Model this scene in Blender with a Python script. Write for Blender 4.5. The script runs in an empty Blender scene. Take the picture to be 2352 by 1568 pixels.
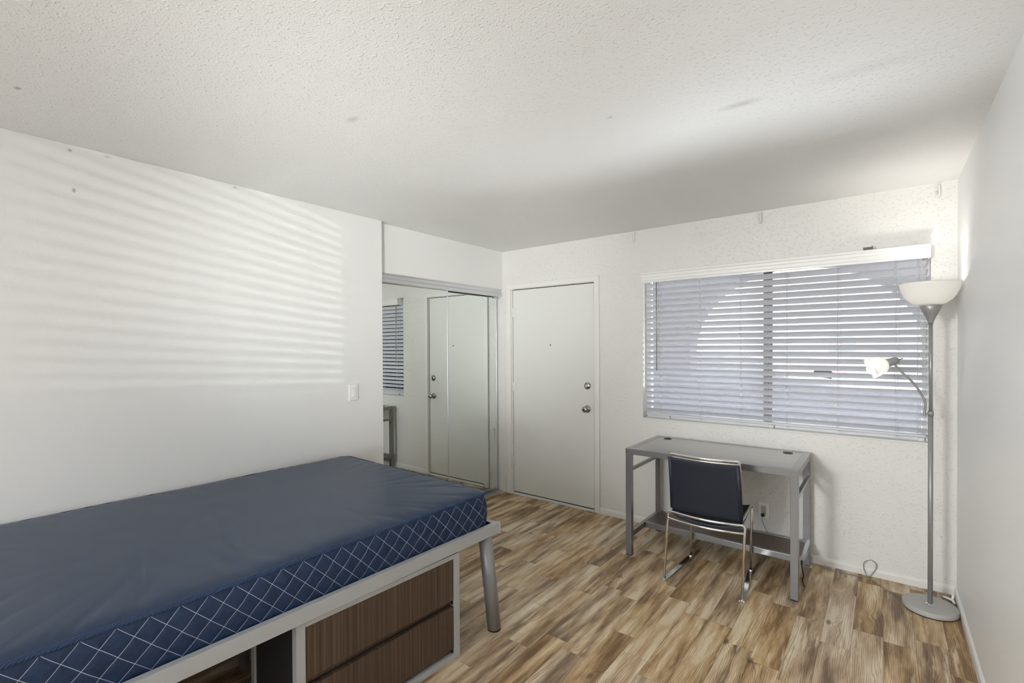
import bpy, bmesh, math, random
from mathutils import Vector, Matrix
random.seed(7)
PI = math.pi
C = bpy.context.scene.collection
S = bpy.context.scene

# ------------------------------------------------------------------ camera
F_PX, YAW, PITCH, ROLL = 1105.0, 0.6584, -0.0099, -0.0058
CAM_H = 1.4914
fw = Vector((-math.sin(YAW)*math.cos(PITCH), math.cos(YAW)*math.cos(PITCH), math.sin(PITCH)))
rt = Vector((math.cos(YAW), math.sin(YAW), 0)); up = rt.cross(fw)
cr, sr = math.cos(ROLL), math.sin(ROLL)
R_, U_ = cr*rt + sr*up, -sr*rt + cr*up
cam = bpy.data.objects.new('camera', bpy.data.cameras.new('camera')); C.objects.link(cam)
m = Matrix((R_, U_, -fw)).transposed().to_4x4(); m.translation = (0, 0, CAM_H)
cam.matrix_world = m
cam.data.sensor_width = 36.0; cam.data.lens = F_PX/2352*36.0
cam.data.shift_x = 0.6/2352; cam.data.shift_y = 22.06/2352
cam.data.clip_start = 0.05
S.camera = cam

# ------------------------------------------------------------------ world, sun, big lights, exposure
w = bpy.data.worlds.new('world'); S.world = w; w.use_nodes = True
nt = w.node_tree; nt.nodes.clear()
sky = nt.nodes.new('ShaderNodeTexSky'); sky.sky_type = 'NISHITA'; sky.sun_disc = False
sky.sun_elevation = math.radians(50); sky.sun_rotation = math.radians(20); sky.dust_density = 2.5; sky.air_density = 1.0
mixc = nt.nodes.new('ShaderNodeMixRGB'); mixc.inputs[0].default_value = 0.75
mixc.inputs[2].default_value = (1.0, 0.99, 0.98, 1)
gm = nt.nodes.new('ShaderNodeMixRGB'); gm.blend_type = 'MULTIPLY'; gm.inputs[0].default_value = 1; gm.inputs[2].default_value = (.12, .12, .12, 1)
bg = nt.nodes.new('ShaderNodeBackground'); bg.inputs[1].default_value = 4.4
wo = nt.nodes.new('ShaderNodeOutputWorld')
nt.links.new(sky.outputs[0], gm.inputs[1]); nt.links.new(gm.outputs[0], mixc.inputs[1])
nt.links.new(mixc.outputs[0], bg.inputs[0]); nt.links.new(bg.outputs[0], wo.inputs[0])

sl = bpy.data.lights.new('sun', 'SUN'); sl.energy = 6.0; sl.angle = math.radians(.6); sl.color = (1, .96, .9)
sun = bpy.data.objects.new('sun', sl); C.objects.link(sun)
d = Vector((.28, -.62, -1.0)); sun.rotation_euler = d.to_track_quat('-Z', 'Y').to_euler()

def area(name, loc, direction, sx, sy, power, col=(1, 1, 1)):
    l = bpy.data.lights.new(name, 'AREA'); l.shape = 'RECTANGLE'; l.size = sx; l.size_y = sy
    l.energy = power; l.color = col
    o = bpy.data.objects.new(name, l); C.objects.link(o); o.location = loc
    o.rotation_euler = Vector(direction).to_track_quat('-Z', 'Z').to_euler(); return o
# daylight at the front window: sunlit porch floor and yard throwing light up through the slats
area('daylight_front_window', (-.70, 4.60, .36), (0, -.85, 1), 2.6, .7, 125, (.93, .95, 1)).data.spread = math.radians(110)
# fill light added at an unseen opening in the rear wall, behind the camera
area('rear_fill_light', (-1.35, -2.28, 1.45), (0, 1, .0), 2.3, 1.5, 14, (.99, 1, 1))
# three unseen fill spots added behind the camera to brighten the room
def soft_spot(name, loc, tgt, ang, power, rad=.3, col=(.975, 1, .99)):
    l = bpy.data.lights.new(name, 'SPOT'); l.energy = power; l.spot_size = math.radians(ang); l.spot_blend = 1
    l.shadow_soft_size = rad; l.color = col
    o = bpy.data.objects.new(name, l); C.objects.link(o); o.location = loc
    o.rotation_euler = (Vector(tgt)-Vector(loc)).to_track_quat('-Z', 'Z').to_euler()
# spot added outside as a sun glint, striping the left wall through the slats
soft_spot('stripe_spot', (2.5, 9.2, .92), (-1.0, 3.9, 1.5), 30, 1200, .04, (1, .99, .96))
soft_spot('fill_spot_low', (.0, -1.4, 1.1), (-2.5, 3.5, 2.70), 42, 150)
soft_spot('fill_spot_left', (-1.5, -2.0, 1.9), (.30, 2.3, 1.2), 60, 400)
soft_spot('fill_spot_right', (.1, -1.6, .9), (-3.05, 2.9, 2.3), 40, 450)

cy = S.cycles
cy.caustics_reflective = True; cy.caustics_refractive = False
cy.max_bounces = 6; cy.diffuse_bounces = 4; cy.glossy_bounces = 3; cy.transmission_bounces = 4; cy.transparent_max_bounces = 6
cy.use_adaptive_sampling = True; cy.adaptive_min_samples = 12; cy.adaptive_threshold = .10; cy.sample_clamp_indirect = 6.0
S.view_settings.view_transform = 'Standard'; S.view_settings.look = 'None'
S.view_settings.exposure = 0.06; S.view_settings.gamma = 1.0; S.view_settings.use_curve_mapping = False

# ------------------------------------------------------------------ room numbers
XL, XH, XR, YW, ZC, YB = -3.040, -3.098, 0.343, 3.852, 2.456, -2.2
DOOR = (-2.968, -2.049, 2.062)
WIN = (-1.594, 0.224, 0.880, 2.092)

# ------------------------------------------------------------------ materials
def newmat(name):
    mt = bpy.data.materials.new(name); mt.use_nodes = True
    return mt, mt.node_tree, mt.node_tree.nodes['Principled BSDF']
def simple(name, col, rough=.5, metal=0., spec=.5, bump=None, var=0.0):
    mt, t, b = newmat(name)
    b.inputs['Base Color'].default_value = (*col, 1); b.inputs['Roughness'].default_value = rough
    b.inputs['Metallic'].default_value = metal; b.inputs['Specular IOR Level'].default_value = spec
    tc = t.nodes.new('ShaderNodeTexCoord')
    if bump:
        sc, st, dist = bump
        n = t.nodes.new('ShaderNodeTexNoise'); n.inputs['Scale'].default_value = sc; n.inputs['Detail'].default_value = 3
        bp = t.nodes.new('ShaderNodeBump'); bp.inputs['Strength'].default_value = st; bp.inputs['Distance'].default_value = dist
        t.links.new(tc.outputs['Object'], n.inputs['Vector'])
        t.links.new(n.outputs['Fac'], bp.inputs['Height']); t.links.new(bp.outputs[0], b.inputs['Normal'])
    if var:
        n2 = t.nodes.new('ShaderNodeTexNoise'); n2.inputs['Scale'].default_value = 2.2; n2.inputs['Detail'].default_value = 4
        cr_ = t.nodes.new('ShaderNodeValToRGB')
        cr_.color_ramp.elements[0].position = .3; cr_.color_ramp.elements[1].position = .7
        cr_.color_ramp.elements[0].color = (*[c*(1-var) for c in col], 1); cr_.color_ramp.elements[1].color = (*col, 1)
        t.links.new(tc.outputs['Object'], n2.inputs['Vector']); t.links.new(n2.outputs['Fac'], cr_.inputs[0])
        t.links.new(cr_.outputs[0], b.inputs['Base Color'])
    return mt
def N(t, typ, **kw):
    n = t.nodes.new(typ)
    for k, v in kw.items(): setattr(n, k, v)
    return n
def math_(t, op, a, b=None, c=None):
    n = N(t, 'ShaderNodeMath', operation=op)
    for i, v in enumerate((a, b, c)):
        if v is None: continue
        if isinstance(v, (int, float)): n.inputs[i].default_value = v
        else: t.links.new(v, n.inputs[i])
    return n.outputs[0]

M = {}
def paint(name, col, peel, dist, rough, spec=.5, blobs=0.0, stains=()):
    """painted, spray-textured drywall: fine orange peel, sparse raised splatter, a few scuffs"""
    mt, t, b = newmat(name)
    tc = N(t, 'ShaderNodeTexCoord')
    n1 = N(t, 'ShaderNodeTexNoise'); n1.inputs['Scale'].default_value = 140; n1.inputs['Detail'].default_value = 1
    n2 = N(t, 'ShaderNodeTexNoise'); n2.inputs['Scale'].default_value = 70; n2.inputs['Detail'].default_value = 1
    t.links.new(tc.outputs['Object'], n1.inputs['Vector']); t.links.new(tc.outputs['Object'], n2.inputs['Vector'])
    bl = N(t, 'ShaderNodeMapRange'); bl.inputs['From Min'].default_value = .61; bl.inputs['From Max'].default_value = .70
    t.links.new(n2.outputs['Fac'], bl.inputs['Value'])
    h = math_(t, 'ADD', math_(t, 'MULTIPLY', n1.outputs['Fac'], 1.0), math_(t, 'MULTIPLY', bl.outputs[0], blobs))
    bp = N(t, 'ShaderNodeBump'); bp.inputs['Strength'].default_value = peel; bp.inputs['Distance'].default_value = dist
    t.links.new(h, bp.inputs['Height']); t.links.new(bp.outputs[0], b.inputs['Normal'])
    b.inputs['Roughness'].default_value = rough; b.inputs['Specular IOR Level'].default_value = spec
    n3 = N(t, 'ShaderNodeTexNoise'); n3.inputs['Scale'].default_value = 1.3; n3.inputs['Detail'].default_value = 1
    t.links.new(tc.outputs['Object'], n3.inputs['Vector'])
    cr_ = N(t, 'ShaderNodeValToRGB'); e = cr_.color_ramp.elements
    e[0].position = .3; e[0].color = (*[c*.975 for c in col], 1); e[1].position = .65; e[1].color = (*col, 1)
    t.links.new(n3.outputs['Fac'], cr_.inputs[0]); last = cr_.outputs[0]
    for (p, r, k) in stains:
        mp = N(t, 'ShaderNodeMapping'); mp.vector_type = 'POINT'
        mp.inputs['Location'].default_value = [-p[i]/r[i] for i in range(3)]; mp.inputs['Scale'].default_value = [1/q for q in r]
        t.links.new(tc.outputs['Object'], mp.inputs['Vector'])
        ln = N(t, 'ShaderNodeVectorMath', operation='LENGTH'); t.links.new(mp.outputs[0], ln.inputs[0])
        f = math_(t, 'MULTIPLY', math_(t, 'SUBTRACT', 1.0, math_(t, 'MINIMUM', ln.outputs['Value'], 1.0)), math_(t, 'MULTIPLY', n1.outputs['Fac'], k*2))
        mx = N(t, 'ShaderNodeMixRGB'); t.links.new(f, mx.inputs[0]); t.links.new(last, mx.inputs[1]); mx.inputs[2].default_value = (.2, .19, .17, 1)
        last = mx.outputs[0]
    t.links.new(last, b.inputs['Base Color'])
    return mt
M['wall'] = paint('wall_paint', (.85, .85, .835), .35, .0012, .42, blobs=.0, stains=[
    ((XL, .543, 2.243), (.1, .010, .014), .8), ((XL, .53, 2.428), (.1, .012, .010), .7), ((XL, 1.262, 2.44), (.1, .014, .010), .5), ((XL, .67, 2.44), (.1, .02, .008), .5)])
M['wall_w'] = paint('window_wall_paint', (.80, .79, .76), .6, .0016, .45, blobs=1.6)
M['wall_r'] = paint('right_wall_paint', (.85, .85, .84), .5, .0014, .38, blobs=.5)
M['ceil'] = paint('ceiling_paint', (.84, .84, .82), .7, .0016, .5, blobs=.8, stains=[
    ((-1.783, 1.212, ZC), (.05, .025, .1), .35), ((-.457, 2.098, ZC), (.10, .035, .1), .35), ((-2.537, .30, ZC), (.02, .012, .1), .8),
    ((-2.60, .24, ZC), (.09, .006, .1), .35), ((-.919, 1.873, ZC), (.02, .01, .1), .5), ((-.05, 2.10, ZC), (.22, .06, .1), .12)])
M['trim'] = simple('trim_gloss_white', (.82, .81, .78), .3)
M['door'] = simple('door_white_paint', (.79, .79, .76), .38, var=.02)
M['white_plastic'] = simple('white_plastic', (.88, .88, .86), .3)
M['ivory'] = simple('ivory_plastic', (.60, .57, .45), .35)
M['slat'] = simple('blind_white_vinyl', (.80, .80, .83), .38)
def slat_mat():
    mt, t, b = newmat('blind_translucent_vinyl'); o = t.nodes['Material Output']
    b.inputs['Base Color'].default_value = (.83, .83, .86, 1); b.inputs['Roughness'].default_value = .35
    tl = N(t, 'ShaderNodeBsdfTranslucent'); tl.inputs[0].default_value = (.70, .74, .85, 1)
    mx = N(t, 'ShaderNodeMixShader'); mx.inputs[0].default_value = .22
    t.links.new(b.outputs[0], mx.inputs[1]); t.links.new(tl.outputs[0], mx.inputs[2]); t.links.new(mx.outputs[0], o.inputs[0])
    return mt
M['slat'] = slat_mat()
M['cord_white'] = simple('white_cord', (.75, .75, .76), .7)
M['steel_grey'] = simple('silver_powder_coat', (.17, .17, .175), .3, metal=.15, bump=(400, .05, .0003))
M['bed_leg'] = simple('grey_tube_powder_coat', (.30, .30, .30), .38, metal=.25)
M['bed_grey'] = simple('bed_silver_powder_coat', (.44, .45, .46), .45, metal=.0, bump=(400, .05, .0003))
M['lamp_base'] = simple('lamp_base_matte_silver', (.47, .465, .45), .5, metal=.0)
M['win_frame'] = simple('white_aluminium_frame', (.80, .80, .81), .4)
M['win_alu'] = simple('mill_aluminium_window', (.26, .26, .27), .5, metal=.1)
M['lamp_grey'] = simple('lamp_silver_paint', (.34, .34, .33), .38, metal=.35)
M['chrome'] = simple('chrome', (.82, .82, .82), .12, metal=1)
M['nickel'] = simple('worn_nickel', (.42, .41, .39), .22, metal=1)
M['alu'] = simple('brushed_aluminium', (.70, .71, .74), .28, metal=.85, bump=(500, .04, .0003))
M['black'] = simple('black_plastic', (.012, .012, .012), .5)
M['deck'] = simple('shade_dark_deck', (.02, .02, .02), .8)  # near-black puts the shade under the bed into the colour
M['cab_side'] = simple('dark_grey_side_panel', (.018, .018, .02), .6)
M['mirror'] = simple('mirror_glass', (.80, .835, .81), .0, metal=1)
M['cable'] = simple('grey_lamp_cord', (.30, .28, .24), .5)
M['brown_clip'] = simple('dark_bronze_clip', (.12, .10, .08), .4, metal=.4)
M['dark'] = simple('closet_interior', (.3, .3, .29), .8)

def glass():
    mt, t, b = newmat('window_glass'); t.nodes.remove(b)
    o = t.nodes['Material Output']; tr = N(t, 'ShaderNodeBsdfTransparent'); gl = N(t, 'ShaderNodeBsdfGlossy'); gl.inputs['Roughness'].default_value = 0
    tr.inputs[0].default_value = (.93, .95, .95, 1)
    fr = N(t, 'ShaderNodeFresnel'); mx = N(t, 'ShaderNodeMixShader')
    t.links.new(fr.outputs[0], mx.inputs[0]); t.links.new(tr.outputs[0], mx.inputs[1]); t.links.new(gl.outputs[0], mx.inputs[2]); t.links.new(mx.outputs[0], o.inputs[0])
    return mt
M['glass'] = glass()
def shade_mat():
    mt, t, b = newmat('frosted_white_shade'); o = t.nodes['Material Output']
    b.inputs['Base Color'].default_value = (.9, .89, .86, 1); b.inputs['Roughness'].default_value = .25
    tl = N(t, 'ShaderNodeBsdfTranslucent'); tl.inputs[0].default_value = (.97, .96, .94, 1)
    mx = N(t, 'ShaderNodeMixShader'); mx.inputs[0].default_value = .42
    t.links.new(b.outputs[0], mx.inputs[1]); t.links.new(tl.outputs[0], mx.inputs[2]); t.links.new(mx.outputs[0], o.inputs[0])
    return mt
M['shade'] = shade_mat()
def bulb_mat():
    mt, t, b = newmat('lit_bulb'); b.inputs['Base Color'].default_value = (1, 1, 1, 1)
    b.inputs['Emission Color'].default_value = (1, .93, .82, 1); b.inputs['Emission Strength'].default_value = 3; return mt
M['bulb'] = bulb_mat()

def floor_mat():
    mt, t, b = newmat('rustic_plank_laminate')
    tc = N(t, 'ShaderNodeTexCoord'); sp = N(t, 'ShaderNodeSeparateXYZ'); t.links.new(tc.outputs['Object'], sp.inputs[0])
    x, y = sp.outputs[0], sp.outputs[1]
    W, L = .126, .64
    xi = math_(t, 'FLOOR', math_(t, 'DIVIDE', x, W)); xf = math_(t, 'FRACT', math_(t, 'DIVIDE', x, W))
    wn = N(t, 'ShaderNodeTexWhiteNoise', noise_dimensions='1D'); t.links.new(xi, wn.inputs['W'])
    yy = math_(t, 'ADD', math_(t, 'DIVIDE', y, L), math_(t, 'MULTIPLY', wn.outputs['Value'], 7.3))
    yi = math_(t, 'FLOOR', yy); yf = math_(t, 'FRACT', yy)
    cb = N(t, 'ShaderNodeCombineXYZ'); t.links.new(xi, cb.inputs[0]); t.links.new(yi, cb.inputs[1])
    w2 = N(t, 'ShaderNodeTexWhiteNoise', noise_dimensions='2D'); t.links.new(cb.outputs[0], w2.inputs['Vector'])
    s2 = N(t, 'ShaderNodeSeparateColor'); t.links.new(w2.outputs['Color'], s2.inputs[0])
    r1, r2, r3 = s2.outputs[0], s2.outputs[1], s2.outputs[2]
    off = math_(t, 'MULTIPLY', r2, 37.0)
    def noise(sx, sy, detail=4, rough=.55, z=0.):
        c = N(t, 'ShaderNodeCombineXYZ')
        t.links.new(math_(t, 'ADD', math_(t, 'MULTIPLY', x, sx), off), c.inputs[0]); t.links.new(math_(t, 'ADD', math_(t, 'MULTIPLY', y, sy), math_(t, 'MULTIPLY', off, 1.7)), c.inputs[1])
        c.inputs[2].default_value = z
        n = N(t, 'ShaderNodeTexNoise'); n.inputs['Scale'].default_value = 1; n.inputs['Detail'].default_value = detail; n.inputs['Roughness'].default_value = rough
        t.links.new(c.outputs[0], n.inputs['Vector']); return n.outputs['Fac']
    # knots: sparse cells
    kc = N(t, 'ShaderNodeCombineXYZ'); t.links.new(math_(t, 'MULTIPLY', x, 7.0), kc.inputs[0]); t.links.new(math_(t, 'MULTIPLY', y, 3.0), kc.inputs[1])
    vo = N(t, 'ShaderNodeTexVoronoi'); vo.inputs['Scale'].default_value = 1; vo.inputs['Randomness'].default_value = .85; t.links.new(kc.outputs[0], vo.inputs['Vector'])
    kd = vo.outputs['Distance']
    sv = N(t, 'ShaderNodeSeparateColor'); t.links.new(vo.outputs['Color'], sv.inputs[0])
    kon = math_(t, 'GREATER_THAN', sv.outputs[0], .42)
    infl = math_(t, 'MULTIPLY', math_(t, 'EXPONENT', math_(t, 'MULTIPLY', math_(t, 'MULTIPLY', kd, kd), -14.0)), kon)
    # warped grain lines
    warp = noise(7, .9, 3, .5)
    warp2 = noise(26, 5, 2, .5, 3.)
    ph = math_(t, 'ADD', math_(t, 'ADD', math_(t, 'MULTIPLY', x, 120.0), math_(t, 'MULTIPLY', warp, 11.0)), math_(t, 'ADD', math_(t, 'MULTIPLY', warp2, 1.3), math_(t, 'MULTIPLY', infl, 5.0)))
    fr = math_(t, 'FRACT', ph)
    line = N(t, 'ShaderNodeMapRange'); line.inputs['From Min'].default_value = .0; line.inputs['From Max'].default_value = .24; line.clamp = True
    t.links.new(math_(t, 'ABSOLUTE', math_(t, 'SUBTRACT', fr, .5)), line.inputs['Value'])
    lmask = math_(t, 'MULTIPLY', math_(t, 'SUBTRACT', 1.0, line.outputs[0]), math_(t, 'GREATER_THAN', noise(5, 1.8, 2, .5, 9.), .40))
    # base tones
    broad = noise(13, 1.5, 4, .62, 1.)
    tone = math_(t, 'ADD', math_(t, 'MULTIPLY', r1, .36), math_(t, 'MULTIPLY', math_(t, 'SUBTRACT', broad, .5), 3.1))
    tone = math_(t, 'ADD', tone, .34)
    cr_ = N(t, 'ShaderNodeValToRGB'); e = cr_.color_ramp.elements
    e[0].position = .05; e[0].color = (.22, .14, .08, 1); e[1].position = .95; e[1].color = (.82, .71, .53, 1)
    for p, c in ((.28, (.35, .24, .14)), (.48, (.53, .385, .235)), (.66, (.64, .49, .32)), (.80, (.76, .62, .44))):
        q = e.new(p); q.color = (*c, 1)
    t.links.new(tone, cr_.inputs[0])
    # slight hue variation towards grey
    hs = N(t, 'ShaderNodeHueSaturation'); t.links.new(cr_.outputs[0], hs.inputs['Color'])
    t.links.new(math_(t, 'ADD', math_(t, 'MULTIPLY', r3, .35), .84), hs.inputs['Saturation'])
    m1 = N(t, 'ShaderNodeMixRGB', blend_type='MULTIPLY'); t.links.new(hs.outputs[0], m1.inputs[1]); m1.inputs[2].default_value = (.50, .42, .34, 1)
    t.links.new(math_(t, 'MULTIPLY', lmask, .7), m1.inputs[0])
    # pale weathered streaks
    ws = N(t, 'ShaderNodeMapRange'); ws.inputs['From Min'].default_value = .60; ws.inputs['From Max'].default_value = .68; ws.clamp = True
    t.links.new(noise(30, 2.2, 4, .6, 5.), ws.inputs['Value'])
    m2 = N(t, 'ShaderNodeMixRGB'); t.links.new(math_(t, 'MULTIPLY', ws.outputs[0], .75), m2.inputs[0]); t.links.new(m1.outputs[0], m2.inputs[1]); m2.inputs[2].default_value = (.78, .68, .50, 1)
    # knot core
    kr = N(t, 'ShaderNodeMapRange'); kr.inputs['From Min'].default_value = .11; kr.inputs['From Max'].default_value = .05; kr.clamp = True; t.links.new(kd, kr.inputs['Value'])
    m3 = N(t, 'ShaderNodeMixRGB'); t.links.new(math_(t, 'MULTIPLY', math_(t, 'MULTIPLY', kr.outputs[0], kon), .75), m3.inputs[0]); t.links.new(m2.outputs[0], m3.inputs[1]); m3.inputs[2].default_value = (.13, .075, .04, 1)
    # joints
    ex = math_(t, 'MINIMUM', xf, math_(t, 'SUBTRACT', 1.0, xf)); ey = math_(t, 'MINIMUM', yf, math_(t, 'SUBTRACT', 1.0, yf))
    jx = math_(t, 'LESS_THAN', ex, .007); jy = math_(t, 'LESS_THAN', ey, .0016)
    j = math_(t, 'MAXIMUM', jx, jy)
    m4 = N(t, 'ShaderNodeMixRGB'); t.links.new(math_(t, 'MULTIPLY', math_(t, 'MAXIMUM', jx, math_(t, 'MULTIPLY', jy, .6)), .55), m4.inputs[0]); t.links.new(m3.outputs[0], m4.inputs[1]); m4.inputs[2].default_value = (.09, .055, .03, 1)
    t.links.new(m4.outputs[0], b.inputs['Base Color'])
    b.inputs['Roughness'].default_value = .42; b.inputs['Specular IOR Level'].default_value = .4
    hh = math_(t, 'SUBTRACT', 1.0, math_(t, 'MAXIMUM', j, math_(t, 'MULTIPLY', lmask, .5)))
    bp = N(t, 'ShaderNodeBump'); bp.inputs['Strength'].default_value = .3; bp.inputs['Distance'].default_value = .0008
    t.links.new(hh, bp.inputs['Height']); t.links.new(bp.outputs[0], b.inputs['Normal'])
    return mt
M['floor'] = floor_mat()

def walnut(name, axis_scale, rough=.35, cols=((.040, .024, .016), (.082, .053, .036), (.150, .105, .070))):
    mt, t, b = newmat(name); tc = N(t, 'ShaderNodeTexCoord'); mp = N(t, 'ShaderNodeMapping')
    mp.inputs['Scale'].default_value = axis_scale; t.links.new(tc.outputs['Object'], mp.inputs[0])
    n = N(t, 'ShaderNodeTexNoise'); n.inputs['Scale'].default_value = 1; n.inputs['Detail'].default_value = 6; n.inputs['Roughness'].default_value = .65
    t.links.new(mp.outputs[0], n.inputs['Vector'])
    cr_ = N(t, 'ShaderNodeValToRGB'); e = cr_.color_ramp.elements
    e[0].position = .32; e[0].color = (*cols[0], 1); e[1].position = .70; e[1].color = (*cols[2], 1); q = e.new(.5); q.color = (*cols[1], 1)
    t.links.new(n.outputs['Fac'], cr_.inputs[0]); t.links.new(cr_.outputs[0], b.inputs['Base Color'])
    b.inputs['Roughness'].default_value = rough; return mt
M['walnut_v'] = walnut('walnut_laminate_vertical', (3, 110, .9), .4)
M['desk_top'] = walnut('walnut_desk_top', (2, 60, 60), .36, ((.07, .05, .04), (.11, .08, .065), (.15, .11, .09)))
for q in M['desk_top'].node_tree.nodes:
    if q.type == 'BSDF_PRINCIPLED':
        q.inputs['Coat Weight'].default_value = 1; q.inputs['Coat Roughness'].default_value = .16; q.inputs['Coat IOR'].default_value = 2.8; q.inputs['IOR'].default_value = 2.2
for q in M['steel_grey'].node_tree.nodes:
    if q.type == 'BSDF_PRINCIPLED':
        q.inputs['Coat Weight'].default_value = .8; q.inputs['Coat Roughness'].default_value = .22; q.inputs['Coat IOR'].default_value = 1.9
M['desk_shelf'] = walnut('walnut_desk_shelf', (2, 90, 60), .4, ((.07, .045, .035), (.10, .065, .05), (.14, .09, .065)))

def vinyl(name, col, rough, weave=False, quilt=False):
    mt, t, b = newmat(name); tc = N(t, 'ShaderNodeTexCoord')
    b.inputs['Roughness'].default_value = rough; b.inputs['Base Color'].default_value = (*col, 1)
    n = N(t, 'ShaderNodeTexNoise'); n.inputs['Scale'].default_value = 3.0; n.inputs['Detail'].default_value = 2
    b.inputs['Specular IOR Level'].default_value = .35
    t.links.new(tc.outputs['Object'], n.inputs['Vector']); h = math_(t, 'MULTIPLY', n.outputs['Fac'], 1.0)
    bp = N(t, 'ShaderNodeBump'); bp.inputs['Strength'].default_value = .5; bp.inputs['Distance'].default_value = .006
    if quilt:
        uv = N(t, 'ShaderNodeUVMap'); uv.uv_map = 'border'
        s = N(t, 'ShaderNodeSeparateXYZ'); t.links.new(uv.outputs[0], s.inputs[0]); u, v = s.outputs[0], s.outputs[1]
        P = .0765
        def fam(sign):
            q = math_(t, 'DIVIDE', math_(t, 'ADD' if sign > 0 else 'SUBTRACT', u, v), P)
            return math_(t, 'ABSOLUTE', math_(t, 'SUBTRACT', math_(t, 'FRACT', math_(t, 'ADD', q, 100.5)), .5))
        dd = math_(t, 'MINIMUM', fam(1), fam(-1))      # 0 on a thread, in pitch units
        thread = math_(t, 'LESS_THAN', dd, .0135)
        inz = math_(t, 'MULTIPLY', math_(t, 'LESS_THAN', v, .0008), math_(t, 'GREATER_THAN', v, -.1540))
        mask = math_(t, 'MULTIPLY', thread, inz)
        mx = N(t, 'ShaderNodeMixRGB'); t.links.new(mask, mx.inputs[0]); mx.inputs[1].default_value = (*col, 1); mx.inputs[2].default_value = (.42, .47, .62, 1)
        t.links.new(mx.outputs[0], b.inputs['Base Color'])
        puff = N(t, 'ShaderNodeMapRange'); puff.inputs['From Max'].default_value = .3; puff.clamp = True; t.links.new(dd, puff.inputs['Value'])
        h = math_(t, 'POWER', puff.outputs[0], .6); bp.inputs['Distance'].default_value = .005; bp.inputs['Strength'].default_value = .55
    if weave:
        wv = N(t, 'ShaderNodeTexWave'); wv.inputs['Scale'].default_value = 60; wv.bands_direction = 'DIAGONAL'
        t.links.new(tc.outputs['Object'], wv.inputs['Vector']); h = wv.outputs['Fac']; bp.inputs['Distance'].default_value = .002
        mx = N(t, 'ShaderNodeMixRGB'); t.links.new(wv.outputs['Fac'], mx.inputs[0]); mx.inputs[1].default_value = (*[c*.6 for c in col], 1); mx.inputs[2].default_value = (*col, 1)
        t.links.new(mx.outputs[0], b.inputs['Base Color'])
    t.links.new(h, bp.inputs['Height']); t.links.new(bp.outputs[0], b.inputs['Normal'])
    return mt
M['vinyl_top'] = vinyl('navy_vinyl_top', (.027, .047, .095), .34)
M['vinyl_side'] = vinyl('navy_quilted_border', (.014, .032, .082), .42, quilt=True)
M['vinyl_tape'] = vinyl('blue_woven_tape', (.028, .058, .14), .55, weave=True)
M['sling'] = simple('navy_black_sling_fabric', (.012, .017, .031), .5, bump=(900, .15, .0004))

# ------------------------------------------------------------------ mesh helpers
def box(bm, x0, x1, y0, y1, z0, z1):
    vs = [bm.verts.new((x, y, z)) for x in (x0, x1) for y in (y0, y1) for z in (z0, z1)]
    for f in ((0, 1, 3, 2), (4, 6, 7, 5), (0, 4, 5, 1), (2, 3, 7, 6), (0, 2, 6, 4), (1, 5, 7, 3)):
        bm.faces.new([vs[i] for i in f])
def tube(bm, pts, r, seg=12, closed=False, r_end=None):
    pts = [Vector(p) for p in pts]; n = len(pts); rings = []
    prev = None
    for i, p in enumerate(pts):
        if closed: tg = (pts[(i+1) % n]-pts[i-1]).normalized()
        else: tg = ((pts[min(i+1, n-1)]-pts[max(i-1, 0)])).normalized()
        if prev is None:
            a = Vector((0, 0, 1)) if abs(tg.z) < .9 else Vector((1, 0, 0)); nx = tg.cross(a).normalized()
        else: nx = (prev - tg*prev.dot(tg)).normalized()
        prev = nx; ny = tg.cross(nx)
        rr = r if r_end is None else r+(r_end-r)*i/(n-1)
        rings.append([bm.verts.new(p+rr*(math.cos(2*PI*k/seg)*nx+math.sin(2*PI*k/seg)*ny)) for k in range(seg)])
    for i in range(n if closed else n-1):
        a, b2 = rings[i], rings[(i+1) % n]
        for k in range(seg):
            f = bm.faces.new((a[k], a[(k+1) % seg], b2[(k+1) % seg], b2[k])); f.smooth = True
    if not closed: bm.faces.new(rings[0][::-1]); bm.faces.new(rings[-1])
def fillet(pts, rad, n=6):
    """round the inner corners of a polyline"""
    pts = [Vector(p) for p in pts]; out = [pts[0]]
    for i in range(1, len(pts)-1):
        p, a, c = pts[i], pts[i-1], pts[i+1]
        da, dc = (a-p), (c-p); r = rad[i-1] if isinstance(rad, (list, tuple)) else rad
        r = min(r, da.length*.45, dc.length*.45)
        s, e = p+da.normalized()*r, p+dc.normalized()*r
        for k in range(n+1):
            u = k/n; out.append(s*(1-u)**2+p*2*u*(1-u)+e*u*u)
    out.append(pts[-1]); return out
def smooth_path(pts, n=8):
    pts = [Vector(p) for p in pts]; out = []
    for i in range(len(pts)-1):
        p0, p1, p2, p3 = pts[max(i-1, 0)], pts[i], pts[i+1], pts[min(i+2, len(pts)-1)]
        for k in range(n):
            u = k/n
            out.append(.5*((2*p1)+(-p0+p2)*u+(2*p0-5*p1+4*p2-p3)*u*u+(-p0+3*p1-3*p2+p3)*u**3))
    out.append(pts[-1]); return out
def lathe(bm, prof, c=(0, 0, 0), seg=48, axis=None, close=False):
    """prof: (radius, height) pairs; axis: optional 3x3 basis"""
    c = Vector(c); rings = []
    for r, h in prof:
        ring = []
        for k in range(seg):
            a = 2*PI*k/seg; v = Vector((r*math.cos(a), r*math.sin(a), h))
            if axis is not None: v = axis @ v
            ring.append(bm.verts.new(c+v))
        rings.append(ring)
    for i in range(len(rings)-1 if not close else len(rings)):
        a, b2 = rings[i], rings[(i+1) % len(rings)]
        for k in range(seg):
            f = bm.faces.new((a[k], a[(k+1) % seg], b2[(k+1) % seg], b2[k])); f.smooth = True
    return rings
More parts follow.
